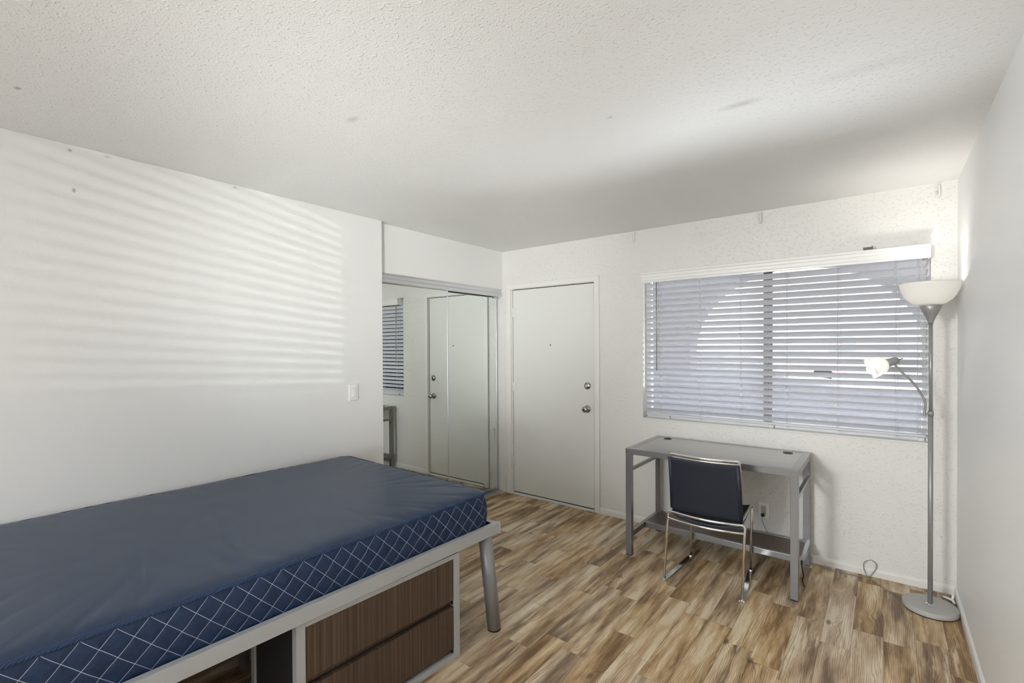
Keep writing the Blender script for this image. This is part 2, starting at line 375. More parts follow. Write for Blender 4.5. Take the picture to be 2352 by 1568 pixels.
def prism(bm, prof, p0, p1, udir, vdir):
    """extrude a closed 2-D profile (u,v) from p0 to p1"""
    p0, p1, u, v = Vector(p0), Vector(p1), Vector(udir), Vector(vdir)
    a = [bm.verts.new(p0+u*q[0]+v*q[1]) for q in prof]; b2 = [bm.verts.new(p1+u*q[0]+v*q[1]) for q in prof]
    n = len(prof)
    for i in range(n): bm.faces.new((a[i], a[(i+1) % n], b2[(i+1) % n], b2[i]))
    bm.faces.new(a[::-1]); bm.faces.new(b2)
def obj(name, bm, mat, parent=None, bevel=0, world=True, seg=2):
    bmesh.ops.recalc_face_normals(bm, faces=bm.faces)
    me = bpy.data.meshes.new(name); bm.to_mesh(me); bm.free(); me.materials.append(M[mat])
    o = bpy.data.objects.new(name, me); C.objects.link(o)
    if parent is not None:
        o.parent = parent
        if world: o.matrix_parent_inverse = wm(parent).inverted()
    if bevel:
        md = o.modifiers.new('bevel', 'BEVEL'); md.width = bevel; md.segments = seg; md.limit_method = 'ANGLE'; md.angle_limit = math.radians(40)
    return o
def wm(o):
    mt = o.matrix_basis.copy()
    if o.parent: mt = wm(o.parent) @ o.matrix_parent_inverse @ mt
    return mt
def thing(name, label, cat, loc=(0, 0, 0), rotz=0, group=None):
    o = bpy.data.objects.new(name, None); C.objects.link(o); o.location = loc; o.rotation_euler = (0, 0, rotz)
    o.empty_display_size = .1
    tag(o, label, cat, group); return o
def tag(o, label, cat, group=None):
    o['label'] = label; o['category'] = cat
    if group: o['group'] = group
    return o
def struct(o): o['kind'] = 'structure'; return o
def sbox(name, mat, *b, bevel=0, parent=None):
    bm = bmesh.new(); box(bm, *b); o = obj(name, bm, mat, parent, bevel)
    return struct(o) if parent is None else o
def grid_wall(name, mat, axis, a0, a1, t0, t1, z0, z1, holes):
    """wall with rectangular holes. axis 'x': runs along x, thickness in y"""
    us = sorted({a0, a1, *[h[0] for h in holes], *[h[1] for h in holes]}); zs = sorted({z0, z1, *[h[2] for h in holes], *[h[3] for h in holes]})
    bm = bmesh.new()
    for i in range(len(us)-1):
        for k in range(len(zs)-1):
            uc, zc = (us[i]+us[i+1])/2, (zs[k]+zs[k+1])/2
            if any(h[0] < uc < h[1] and h[2] < zc < h[3] for h in holes): continue
            if axis == 'x': box(bm, us[i], us[i+1], t0, t1, zs[k], zs[k+1])
            else: box(bm, t0, t1, us[i], us[i+1], zs[k], zs[k+1])
    bmesh.ops.remove_doubles(bm, verts=bm.verts, dist=1e-5)
    seen = {}; dead = []
    for f in bm.faces:                       # drop the inner faces shared by neighbouring blocks
        k = tuple(sorted(v.index for v in f.verts))
        if k in seen: dead += [f, seen[k]]
        seen[k] = f
    bmesh.ops.delete(bm, geom=list(set(dead)), context='FACES_ONLY')
    return struct(obj(name, bm, mat))

# ------------------------------------------------------------------ the room
sbox('floor', 'floor', -3.95, XR+.12, YB-.12, YW+.14, -.10, 0)
sbox('ceiling', 'ceil', -3.95, XR+.12, YB-.12, YW+.14, ZC, ZC+.12)
sbox('wall_right', 'wall_r', XR, XR+.12, YB-.12, YW+.14, 0, ZC)
bm = bmesh.new(); box(bm, -3.10, XL, YB, 2.313, 0, ZC); struct(obj('wall_left', bm, 'wall', bevel=.002))
sbox('wall_closet_header', 'wall', XH-.10, XH, 2.313, YW, 2.075, ZC)
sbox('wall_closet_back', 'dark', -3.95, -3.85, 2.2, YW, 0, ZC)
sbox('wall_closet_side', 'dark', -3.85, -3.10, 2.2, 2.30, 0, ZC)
grid_wall('wall_front', 'wall_w', 'x', -3.95, XR, YW, YW+.14, 0, ZC, [(DOOR[0]-.004, DOOR[1]+.004, 0, DOOR[2]), WIN])
grid_wall('wall_rear', 'wall', 'x', -3.10, XR, YB-.12, YB, 0, ZC, [(-2.55, -.15, .70, 2.20)])  # unseen opening added to let fill light in

# baseboards: low, with a rounded top
BBP = [(0, 0), (.012, 0), (.013, .036), (.011, .046), (.006, .053), (0, .055)]
bm = bmesh.new(); prism(bm, BBP, (-1.992, YW, 0), (XR, YW, 0), (0, -1, 0), (0, 0, 1)); struct(obj('baseboard_front', bm, 'trim', bevel=.0015))
bm = bmesh.new(); prism(bm, BBP, (XR, YW-.0135, 0), (XR, YB, 0), (-1, 0, 0), (0, 0, 1)); struct(obj('baseboard_right', bm, 'trim', bevel=.0015))
bm = bmesh.new(); prism(bm, BBP, (XL, 2.313, 0), (XL, YB, 0), (1, 0, 0), (0, 0, 1)); struct(obj('baseboard_left', bm, 'trim', bevel=.0015))

# entry door
door = struct(obj('door_1', (lambda b: (box(b, DOOR[0]+.005, DOOR[1]-.006, YW+.006, YW+.048, .028, DOOR[2]-.008), b)[1])(bmesh.new()), 'door', bevel=.002))
bm = bmesh.new()
x0, x1, zt = DOOR
cw = .055
prism(bm, [(x0-.07, 0), (x0-.012, 0), (x0-.012, zt+.004), (x1+.008, zt+.004), (x1+.008, 0), (x1+.056, 0), (x1+.056, zt+.052), (x0-.07, zt+.052)],
      (0, YW+.0, 0), (0, YW-.018, 0), (1, 0, 0), (0, 0, 1))
# stop / jamb just inside the casing
obj('door_casing', bm, 'trim', door, bevel=.004)
bm = bmesh.new()
for (a, b_, c, d_) in ((x0-.004-.008, x0, 0, zt+.004), (x1, x1+.012, 0, zt+.004), (x0, x1, zt-.001, zt+.007)):
    box(bm, a, b_, YW-.002, YW+.06, c, d_)
obj('door_jamb', bm, 'trim', door)
bm = bmesh.new(); box(bm, x0+.0002, x0+.0049, YW+.016, YW+.040, .02, zt-.002); box(bm, x1-.0059, x1-.0002, YW+.010, YW+.040, .02, zt-.002); box(bm, x0+.005, x1-.006, YW+.010, YW+.040, zt-.0079, zt-.0012); obj('gap_shade_strip', bm, 'black', door)  # black strips put the shade of the door gap into colour
bm = bmesh.new(); box(bm, x0, x1, YW-.012, YW+.09, 0, .018); obj('threshold', bm, 'trim', door, bevel=.003)
bm = bmesh.new(); box(bm, x0+.006, x1-.006, YW+.02, YW+.045, .018, .026); obj('door_sweep', bm, 'black', door)
for z in (1.83, 1.085, .335):
    bm = bmesh.new(); tube(bm, [(x0-.003, YW-.006, z-.048), (x0-.003, YW-.006, z+.048)], .0075, 10)
    for k in range(4): box(bm, x0-.0115, x0+.0055, YW-.0145, YW+.003, z-.030+k*.019, z-.028+k*.019)
    box(bm, x0-.004, x0+.028, YW-.001, YW+.008, z-.045, z+.045)
    obj('hinge', bm, 'trim', door, bevel=.001)
AXD = Matrix(((1, 0, 0), (0, 0, -1), (0, 1, 0)))        # lathe axis pointing to -y
def lathe_y(prof, c, mat, name, par, seg=28, bevel=0):
    bm = bmesh.new(); r = lathe(bm, prof, c, seg, AXD)
    bm.faces.new(r[0][::-1]); bm.faces.new(r[-1]); return obj(name, bm, mat, par, bevel)
ys = YW+.006
k_ = lathe_y([(.033, 0), (.033, .004), (.028, .010), (.013, .014), (.012, .030), (.020, .036), (.027, .046), (.0275, .056), (.022, .066), (.012, .069)], (-2.121, ys, .921), 'nickel', 'door_knob', door)
lathe_y([(.008, .069), (.008, .072)], (-2.121, ys, .921), 'black', 'key_cylinder', k_, 12)
k_ = lathe_y([(.033, 0), (.033, .006), (.027, .014), (.010, .016)], (-2.119, ys, 1.13), 'nickel', 'deadbolt', door)
bm = bmesh.new(); box(bm, -2.1235, -2.1145, ys-.034, ys-.014, 1.113, 1.147); obj('thumb_turn', bm, 'nickel', k_, .002)
k_ = lathe_y([(.008, 0), (.008, .003), (.005, .004)], (-2.515, ys, 1.502), 'nickel', 'peephole', door, 16)
lathe_y([(.0045, .004), (.0045, .0045)], (-2.515, ys, 1.502), 'black', 'lens', k_, 12)

# closet: sliding mirror doors, aluminium fascia and floor track
bm = bmesh.new()
prism(bm, [(0, 0), (.016, .000), (.020, .006), (.020, .030), (.012, .040), (.012, .066), (.018, .070), (.018, .078), (0, .078)], (XH-.02, 2.314, 1.997), (XH-.02, YW-.001, 1.997), (1, 0, 0), (0, 0, 1))
prism(bm, [(0, 0), (.004, 0), (.004, .03), (0, .03)], (XH-.10, 2.314, 1.997+.045), (XH-.10, YW-.001, 1.997+.045), (1, 0, 0), (0, 0, 1))
box(bm, XH-.10, XH-.018, 2.314, YW-.001, 2.068, 2.075)
struct(obj('trim_1', bm, 'alu', bevel=.001))
def mirror_door(name, xf, y0, y1, z0=.022, z1=2.045):
    bm = bmesh.new(); box(bm, xf-.008, xf, y0+.008, y1-.008, z0+.012, z1-.012); o = struct(obj(name, bm, 'mirror'))
    bm = bmesh.new()
    box(bm, xf-.016, xf+.0035, y0, y0+.009, z0, z1); box(bm, xf-.016, xf+.0035, y1-.009, y1, z0, z1)
    box(bm, xf-.016, xf+.0035, y0+.009, y1-.009, z0, z0+.014); box(bm, xf-.016, xf+.0035, y0+.009, y1-.009, z1-.014, z1)
    obj('mirror_frame', bm, 'alu', o, .001)
    bm = bmesh.new(); box(bm, xf-.012, xf-.0085, y0+.009, y1-.009, z0+.014, z1-.014); obj('mirror_backing', bm, 'black', o)
    return o
mirror_door('door_2', -3.126, 2.315, 3.100)
mirror_door('door_3', -3.162, 3.060, 3.838)
bm = bmesh.new()
box(bm, -3.200, -3.108, 2.314, YW-.001, 0, .004)
for xx in (-3.110, -3.145, -3.181, -3.200): box(bm, xx, xx+.003, 2.314, YW-.001, .003, .016)
struct(obj('trim_2', bm, 'alu'))
bm = bmesh.new(); tube(bm, [(-3.150, 3.80, 1.99), (-3.150, 3.80, 2.045)], .006, 8); box(bm, -3.156, -3.144, 3.77, 3.83, 1.985, 1.997)
struct(obj('trim_3', bm, 'alu'))

# front window: frame, glass, mullion, sill
wx0, wx1, wz0, wz1 = WIN
win = struct(obj('window_1', (lambda b: (box(b, wx0+.03, wx1-.03, YW+.116, YW+.119, wz0+.05, wz1-.03), b)[1])(bmesh.new()), 'glass'))
bm = bmesh.new(); yf0, yf1 = YW+.085, YW+.139
box(bm, wx0, wx0+.035, yf0, yf1, wz0, wz1); box(bm, wx1-.035, wx1, yf0, yf1, wz0, wz1)
box(bm, wx0+.035, wx1-.035, yf0, yf1, wz0, wz0+.052); box(bm, wx0+.035, wx1-.035, yf0, yf1, wz1-.035, wz1)
obj('window_frame', bm, 'win_frame', win, .002)
bm = bmesh.new(); box(bm, -.703, -.647, yf0+.006, yf1-.006, wz0+.052, wz1-.035); box(bm, -.683, -.667, yf0-.004, yf0+.006, wz0+.052, wz1-.035); obj('mullion', bm, 'win_alu', win, .002)
bm = bmesh.new(); box(bm, -.70, -.65, yf0-.012, yf0-.001, 1.42, 1.50); obj('window_latch', bm, 'win_alu', win, .002)
bm = bmesh.new(); box(bm, wx0, wx1, YW-.006, yf0, wz0-.0, wz0+.010); obj('window_sill', bm, 'trim', win, .003)
bm = bmesh.new()
for xx in (-1.42, -.66, .17): box(bm, xx, xx+.03, YW+.055, YW+.083, wz0+.010, wz0+.030)
obj('hold_down_clip', bm, 'white_plastic', win, .003)

# ------------------------------------------------------------------ outside: porch wall with an arch, yard, buildings
YP = 5.40
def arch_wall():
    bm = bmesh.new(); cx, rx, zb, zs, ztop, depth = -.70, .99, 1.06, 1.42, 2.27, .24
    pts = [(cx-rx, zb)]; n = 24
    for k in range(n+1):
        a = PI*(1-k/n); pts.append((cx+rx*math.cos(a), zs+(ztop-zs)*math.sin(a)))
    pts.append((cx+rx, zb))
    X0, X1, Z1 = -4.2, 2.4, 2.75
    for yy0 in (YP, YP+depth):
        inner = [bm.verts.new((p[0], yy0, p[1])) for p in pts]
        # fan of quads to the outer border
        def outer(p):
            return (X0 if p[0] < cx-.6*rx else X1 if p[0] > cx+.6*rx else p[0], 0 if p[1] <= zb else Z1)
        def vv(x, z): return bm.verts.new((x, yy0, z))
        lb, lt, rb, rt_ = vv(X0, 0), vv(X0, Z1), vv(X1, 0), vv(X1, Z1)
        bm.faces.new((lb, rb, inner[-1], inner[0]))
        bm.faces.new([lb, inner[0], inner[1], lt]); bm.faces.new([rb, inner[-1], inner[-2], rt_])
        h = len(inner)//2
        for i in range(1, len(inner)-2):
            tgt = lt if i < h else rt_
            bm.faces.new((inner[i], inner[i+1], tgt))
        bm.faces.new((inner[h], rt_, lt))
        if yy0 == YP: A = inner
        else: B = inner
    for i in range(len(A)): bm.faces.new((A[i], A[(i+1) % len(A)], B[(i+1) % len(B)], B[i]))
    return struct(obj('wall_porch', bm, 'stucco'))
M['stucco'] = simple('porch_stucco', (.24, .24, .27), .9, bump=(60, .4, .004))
M['concrete'] = simple('porch_concrete', (.58, .57, .56), .85, var=.12)
M['facade'] = simple('pale_facade', (.70, .69, .66), .8, var=.05)
M['car_red'] = simple('red_paint', (.60, .42, .41), .4)
M['car_dark'] = simple('grey_car_paint', (.30, .31, .35), .3, metal=.2)
M['leaf'] = simple('hedge_leaf', (.16, .22, .07), .7)
M['roof'] = simple('roof_tile', (.45, .42, .40), .8)
M['tyre'] = simple('tyre_rubber', (.02, .02, .02), .8)
M['darkglass'] = simple('dark_window_glass', (.30, .32, .34), .2)
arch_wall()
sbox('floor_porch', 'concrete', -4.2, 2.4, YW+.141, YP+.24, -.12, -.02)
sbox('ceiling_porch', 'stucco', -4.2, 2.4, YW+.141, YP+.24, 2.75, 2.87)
sbox('floor_yard', 'concrete', -32, 26, YP+.241, 45, -.16, -.06)
b_ = thing('building', 'pale building with dark windows beyond the porch arch, glimpsed between the blind slats', 'building', (-3, 29, -.06))
bm = bmesh.new(); box(bm, -16, 10, 29, 35, -.06, 5.2); obj('wall', bm, 'facade', b_)
bm = bmesh.new(); prism(bm, [(-.5, 0), (6.5, 0), (3, 1.5)], (-16.4, 29, 5.2), (10.4, 29, 5.2), (0, 1, 0), (0, 0, 1)); obj('roof', bm, 'roof', b_)
for i in range(6):
    xx = -14+i*3.9
    f = obj('window', (lambda b: (box(b, xx, xx+1.3, 28.94, 29, 1.0, 2.2), b)[1])(bmesh.new()), 'trim', b_)
    obj('pane', (lambda b: (box(b, xx+.08, xx+1.22, 28.92, 28.94, 1.08, 2.12), b)[1])(bmesh.new()), 'darkglass', f)
def car(name, label, loc, rz, mat):
    t_ = thing(name, label, 'car', loc, rz)
    side = [(-2.1, .35), (-2.15, .75), (-1.5, .92), (-1.0, 1.38), (.6, 1.42), (1.25, .98), (2.05, .85), (2.15, .4)]
    bm = bmesh.new(); prism(bm, side, (0, -.85, 0), (0, .85, 0), (1, 0, 0), (0, 0, 1)); obj('body', bm, mat, t_, .06, world=False)
    bm = bmesh.new(); prism(bm, [(-1.35, .95), (-.95, 1.33), (.55, 1.36), (1.1, .98)], (0, -.86, 0), (0, .86, 0), (1, 0, 0), (0, 0, 1)); obj('side_window', bm, 'darkglass', t_, .02, world=False)
    for wx in (-1.35, 1.3):
        for wy in (-.80, .80):
            bm = bmesh.new(); tube(bm, [(wx, wy-.1, .33), (wx, wy+.1, .33)], .33, 24); obj('wheel', bm, 'tyre', t_, .02, world=False)
car('car', 'grey car parked in the yard, glimpsed through the blind beside the mullion', (-2.7, 10.5, -.06), .15, 'car_dark')
car('car', 'red car parked in the yard, glimpsed through the right half of the blind', (-3.3, 24, -.06), .05, 'car_red')

# ------------------------------------------------------------------ wall fixtures
def plate(bm, c, ax, w_, h_, t_=.006):
    """plate on a wall; ax 'x+' faces +x, 'y-' faces -y"""
    x, y, z = c
    if ax == 'x+': box(bm, x, x+t_, y-w_/2, y+w_/2, z-h_/2, z+h_/2)
    else: box(bm, x-w_/2, x+w_/2, y-t_, y, z-h_/2, z+h_/2)
sw = thing('light_switch', 'white rocker light switch on the left wall beside the mirrored closet', 'light switch', (XL, 2.048, 1.166))
bm = bmesh.new(); plate(bm, (XL, 2.048, 1.166), 'x+', .072, .118, .010); obj('cover_plate', bm, 'white_plastic', sw, .002)
bm = bmesh.new(); plate(bm, (XL+.010, 2.048, 1.166), 'x+', .033, .066, .002); obj('rocker_frame', bm, 'trim', sw, .0005)
bm = bmesh.new(); prism(bm, [(0, -.031), (.0075, -.031), (.003, .0), (.003, .031), (0, .031)], (XL+.012, 2.048-.0145, 1.166), (XL+.012, 2.048+.0145, 1.166), (1, 0, 0), (0, 0, 1)); obj('rocker', bm, 'white_plastic', sw, .001)
bp_ = thing('blank_wall_plate', 'painted-over blank plate low on the wall between closet and entry door', 'wall plate', (-3.078, YW, .586))
bm = bmesh.new(); plate(bm, (-3.078, YW, .586), 'y-', .068, .116, .006); obj('cover_plate', bm, 'wall_w', bp_, .002)
bm = bmesh.new(); plate(bm, (-3.078, YW-.006, .586), 'y-', .010, .010, .002); obj('screw', bm, 'wall_w', bp_, .002)
ot = thing('wall_outlet', 'white duplex wall outlet under the desk with a plug in its lower socket', 'outlet', (-.682, YW, .302))
bm = bmesh.new(); plate(bm, (-.682, YW, .302), 'y-', .074, .118, .020); obj('cover_plate', bm, 'white_plastic', ot, .003)
bm = bmesh.new(); plate(bm, (-.682, YW-.020, .302), 'y-', .034, .068, .002); so = obj('socket_face', bm, 'ivory', ot, .001)
bm = bmesh.new()
for dz in (.018,):
    for dx in (-.006, .006): plate(bm, (-.682+dx, YW-.022, .302+dz), 'y-', .002, .008, .0006)
plate(bm, (-.682, YW-.022, .302+.006), 'y-', .004, .004, .0006)
plate(bm, (-.682, YW-.022, .302-.012), 'y-', .005, .005, .0006)
obj('socket_slot', bm, 'black', so)
# lamp cord with plug
cd = thing('power_cord', 'thin lamp cord running from the outlet along the baseboard with an upright loop', 'cord', (-.686, YW-.03, .0))
bm = bmesh.new(); box(bm, -.696, -.674, YW-.048, YW-.0225, .262, .282); obj('plug', bm, 'black', cd, .004)
path = smooth_path([(-.685, YW-.046, .262), (-.686, YW-.046, .235), (-.668, YW-.036, .18), (-.642, YW-.028, .12), (-.62, YW-.026, .05), (-.58, YW-.03, .008), (-.45, YW-.035, .004), (-.38, YW-.05, .0035), (-.284, YW-.050, .0035),
                    (-.22, YW-.062, .0035), (-.14, YW-.060, .0035), (-.08, YW-.045, .004), (-.052, YW-.030, .035), (-.035, YW-.020, .080), (-.062, YW-.020, .108), (-.098, YW-.022, .085), (-.100, YW-.028, .045),
                    (-.082, YW-.050, .010), (-.05, YW-.085, .0035), (.0, YW-.15, .0035), (.06, 3.640, .0035), (.105, 3.60, .0035)], 8)
bm = bmesh.new(); tube(bm, path, .0024, 6); obj('cord', bm, 'cable', cd)
bm = bmesh.new(); tube(bm, smooth_path([(-.56, YW-.045, .0035), (-.46, YW-.075, .0035), (-.36, YW-.030, .006), (-.30, YW-.075, .0035), (-.20, YW-.085, .0035), (-.10, YW-.062, .0065)], 8), .0020, 6); obj('cord', bm, 'cable', cd)

# brackets left over near the ceiling
for x_, lab in ((-1.666, 'small painted wall bracket near the ceiling, left above the blind end'), (-.704, 'small painted wall bracket near the ceiling above the middle of the window'), (.256, 'small painted wall bracket near the ceiling above the floor lamp')):
    t_ = thing('curtain_bracket', lab, 'bracket', (x_, YW, 2.405), 0, 'curtain brackets in a row below the ceiling')
    bm = bmesh.new(); plate(bm, (x_, YW, 2.405), 'y-', .030, .088, .003); obj('mounting_plate', bm, 'wall_w', t_, .003)
    bm = bmesh.new()
    tube(bm, fillet([(x_+.004, YW-.003, 2.440), (x_+.004, YW-.016, 2.435), (x_+.004, YW-.018, 2.372), (x_-.004, YW-.012, 2.368), (x_-.008, YW-.012, 2.405)], .008), .0055, 10)
    obj('hook', bm, 'trim', t_)

# white clip in the corner
cl = obj('cable_clip', (lambda b: (tube(b, fillet([(.276, 3.770, .008), (.302, 3.752, .010), (.318, 3.732, .012), (.320, 3.700, .010)], .01), .0065, 10), tube(b, [(.316, 3.742, .010), (.320, 3.752, .040)], .006, 10), b)[2])(bmesh.new()), 'white_plastic')
tag(cl, 'small white plastic clip on the floor in the corner behind the lamp base', 'clip')

# ------------------------------------------------------------------ window blind
bl = thing('window_blind', 'white horizontal slat window blind with moulded valance filling the window', 'blind', (-.685, YW, wz0+.06))
bx0, bx1 = wx0+.022, wx1-.020
YBL = YW+.038                                   # slat centre line
bm = bmesh.new()
VP = [(0, 0), (.012, 0), (.014, .014), (.018, .018), (.018, .040), (.022, .044), (.022, .062), (.028, .068), (.028, .080), (0, .080)]
prism(bm, VP, (wx0+.016, YW-.055, 2.004), (wx1-.004, YW-.055, 2.004), (0, -1, 0), (0, 0, 1))
for xx in (wx0+.016, wx1-.014): box(bm, xx, xx+.010, YW-.055, YW+.010, 2.004, 2.084)
obj('valance', bm, 'white_plastic', bl, .0015)
bm = bmesh.new(); box(bm, bx0, bx1, YW+.012, YW+.068, 2.036, 2.088); obj('head_rail', bm, 'white_plastic', bl, .002)
NS, Z0S, Z1S = 23, .957, 1.985
TILT = math.radians(42)
def slat_mesh():
    bm = bmesh.new(); wv = .050; th = .0028
    prof = []
    for k in range(7):
        u = -wv/2+wv*k/6; prof.append((u, .0022*(1-(2*u/wv)**2)+th/2))
    for k in range(6, -1, -1):
        u = -wv/2+wv*k/6; prof.append((u, .0022*(1-(2*u/wv)**2)-th/2))
    ca, sa = math.cos(TILT), math.sin(TILT)
    # room-side edge (u=-w/2, -y) is the higher one
    prism(bm, [(u*ca+v*sa, -u*sa+v*ca) for u, v in prof], (bx0, 0, 0), (bx1, 0, 0), (0, 1, 0), (0, 0, 1))
    return bm
sl0 = None
for i in range(NS):
    z = Z0S+(Z1S-Z0S)*i/(NS-1)
    if sl0 is None: s_ = sl0 = obj('slat', slat_mesh(), 'slat', bl)
    else: s_ = sl0.copy(); C.objects.link(s_)
    s_.location = (0, YBL, z)
bm = bmesh.new(); box(bm, bx0, bx1, YBL-.026, YBL+.026, .918, .934); obj('bottom_rail', bm, 'slat', bl, .004)
for xx in (-1.455, -1.142, -.848, -.546, -.247, .056, .165):
    bm = bmesh.new(); h_ = .050/2*math.cos(TILT)+.002
    for yy, in ((YBL-h_,), (YBL+h_,)): tube(bm, [(xx, yy, .93), (xx, yy, 2.04)], .0009, 5)
    tube(bm, [(xx+.012, YBL-h_, .93), (xx+.012, YBL-h_, 2.04)], .0009, 5)
    for i in range(NS):
        z = Z0S+(Z1S-Z0S)*i/(NS-1); k = .025*math.sin(TILT)+.003
        tube(bm, [(xx, YBL-h_, z+k-.004), (xx, YBL+h_, z-k-.004)], .0007, 4)
    obj('ladder_cord', bm, 'cord_white', bl)
bm = bmesh.new(); tube(bm, [(-1.472, YW-.012, 2.03), (-1.470, YW-.014, 1.285)], .0042, 8); obj('tilt_wand', bm, 'lamp_grey', bl)
for xx in (-1.13, -.84, -.54, -.24, .06):
    bm = bmesh.new(); tube(bm, [(xx, YBL-.012, .910), (xx, YBL-.012, .919)], .007, 10); obj('cord_button', bm, 'slat', bl)
cp = obj('metal_clip', (lambda b: (box(b, -.105, -.055, YW-.066, YW-.030, 2.0845, 2.088), box(b, -.105, -.055, YW-.070, YW-.066, 2.0845, 2.104), box(b, -.062, -.055, YW-.066, YW-.040, 2.088, 2.110), b)[3])(bmesh.new()), 'brown_clip', bevel=.001)
tag(cp, 'small dark metal clip lying on top of the blind valance', 'clip')

# ------------------------------------------------------------------ desk
DX0, DX1, DY0, DY1, DH = -1.457, -.389, 3.200, 3.806, .762
dk = thing('desk', 'silver metal desk with inset dark wood top under the window', 'desk', ((DX0+DX1)/2, (DY0+DY1)/2, 0))
lw = .041
for xa in (DX0+.001, DX1-lw-.001):
    for ya in (DY0+.001, DY1-lw-.001):
        bm = bmesh.new(); box(bm, xa, xa+lw, ya, ya+lw, .006, DH-.040)
        lg = obj('leg', bm, 'steel_grey', dk, .002)
        bm = bmesh.new(); box(bm, xa+.001, xa+lw-.001, ya+.001, ya+lw-.001, 0, .007); obj('foot_pad', bm, 'black', lg)
bm = bmesh.new()
box(bm, DX0, DX1, DY0, DY0+lw, DH-.040, DH); box(bm, DX0, DX1, DY1-.036, DY1, DH-.040, DH)
box(bm, DX0, DX0+lw, DY0+lw, DY1-.036, DH-.040, DH); box(bm, DX1-lw, DX1, DY0+lw, DY1-.036, DH-.040, DH)
obj('top_frame', bm, 'steel_grey', dk, .002)
bm = bmesh.new(); box(bm, DX0+lw, DX1-lw, DY0+lw, DY1-.036, DH-.024, DH-.002); tp = obj('desktop_panel', bm, 'desk_top', dk)
for gx, gy in ((-1.340, 3.722), (-.512, 3.708)):
    bm = bmesh.new(); r = lathe(bm, [(.030, DH-.002), (.030, DH+.0005), (.026, DH+.001), (.020, DH-.0015)], (gx, gy, 0), 28); bm.faces.new(r[-1]); obj('cable_grommet', bm, 'black', dk)
for xa in (DX0+.001, DX1-.022):
    bm = bmesh.new(); box(bm, xa, xa+.021, DY0+lw, DY1-lw, .588, .613); obj('side_brace', bm, 'steel_grey', dk, .002)
for xa in (DX0+.001, DX1-.027):
    bm = bmesh.new(); box(bm, xa, xa+.026, DY0+lw, DY1-lw, .117, .156); obj('lower_side_rail', bm, 'steel_grey', dk, .002)
bm = bmesh.new(); box(bm, DX0+.027, DX1-.027, 3.485, 3.510, .117, .156); box(bm, DX0+.042, DX1-.042, DY1-.026, DY1-.001, .117, .156); obj('shelf_rail', bm, 'steel_grey', dk, .002)
bm = bmesh.new(); box(bm, DX0+.027, DX1-.027, 3.510, DY1-.026, .138, .154); obj('lower_shelf', bm, 'desk_shelf', dk)
hc = obj('hanging_cable', (lambda b: (tube(b, smooth_path([(-.380, 3.262, .205), (-.377, 3.272, .16), (-.372, 3.282, .125), (-.380, 3.292, .10), (-.370, 3.300, .055)], 6), .0035, 7), box(b, -.384, -.374, 3.255, 3.268, .20, .225), b)[2])(bmesh.new()), 'black')
tag(hc, 'short dark cable hanging beside the right front leg of the desk', 'cable')

# ------------------------------------------------------------------ chair
ch = thing('desk_chair', 'chrome sled base chair with dark navy sling seat and back facing the desk', 'chair', (-.87, 3.22, 0))
def P(x, y, z): return Vector((x, y, z))
# rear legs with the bowed rail between them
bm = bmesh.new()
rail = [P(-1.103, 2.996, .012), P(-1.093, 3.046, .432)]
n = 9
for k in range(1, n): u = k/n; rail.append(P(-1.093+(.452)*u, 3.046-.040*math.sin(PI*u), .434))
rail += [P(-.641, 3.048, .436), P(-.649, 3.012, .012)]
tube(bm, fillet(rail, [.05]+[.012]*(n-1)+[.05], 5), .0080, 12); obj('rear_leg_frame', bm, 'chrome', ch)
bm = bmesh.new(); pts = [P(-1.094+.449*k/12, 3.040-.036*math.sin(PI*k/12)-.0, .388) for k in range(13)]
tube(bm, pts, .0075, 10); obj('rear_stretcher', bm, 'chrome', ch)
# front legs, seat rails, back posts and bowed top rail: one bent tube
bm = bmesh.new()
L = [P(-1.076, 3.440, .012), P(-1.078, 3.480, .440), P(-1.072, 3.070, .436), P(-1.055, 2.972, .818)]
Rr = [P(-.654, 2.974, .822), P(-.668, 3.070, .440), P(-.688, 3.482, .444), P(-.694, 3.452, .012)]
top = [P(-1.055+.401*k/10, 2.972-.034*math.sin(PI*k/10), .818+.004*k/10) for k in range(1, 10)]
tube(bm, fillet(L+top+Rr, [.045, .04, .018]+[.01]*9+[.018, .04, .045], 6), .0080, 12); obj('seat_and_back_frame', bm, 'chrome', ch)
bm = bmesh.new(); pts = [P(-1.053+.397*k/10, 2.970-.026*math.sin(PI*k/10), .800+.004*k/10) for k in range(11)]
tube(bm, pts, .005, 8); obj('back_cross_bar', bm, 'chrome', ch)
def sling(rows, th, nrm_hint):
    """skin a grid of points (rows of equal length) with thickness"""
    bm = bmesh.new(); nr, nc = len(rows), len(rows[0])
    nr_ = Vector(nrm_hint)
    A = [[bm.verts.new(p+nr_*th/2) for p in r] for r in rows]; B = [[bm.verts.new(p-nr_*th/2) for p in r] for r in rows]
    for i in range(nr-1):
        for j in range(nc-1):
            for G in (A, B):
                f = bm.faces.new((G[i][j], G[i+1][j], G[i+1][j+1], G[i][j+1])); f.smooth = True
    for i in range(nr-1):
        for j in (0, nc-1): bm.faces.new((A[i][j], A[i+1][j], B[i+1][j], B[i][j]))
    for j in range(nc-1):
        for i in (0, nr-1): bm.faces.new((A[i][j], A[i][j+1], B[i][j+1], B[i][j]))
    return bm
rows = []
for i in range(13):
    u = i/12; z0 = .452+(.796-.452)*u; y = 3.058-(3.058-2.976)*u
    row = []
    for j in range(13):
        v = j/12; xl = -1.073+.012*u; xr = -.659-.000*u+.003*u
        row.append(P(xl+(xr-xl)*v, y-.006*math.sin(PI*v)-.002, z0+.005*v+(-.004*math.sin(PI*v))))
    rows.append(row)
br = obj('backrest', sling(rows, .018, (0, -1, -.2)), 'sling', ch, .004)
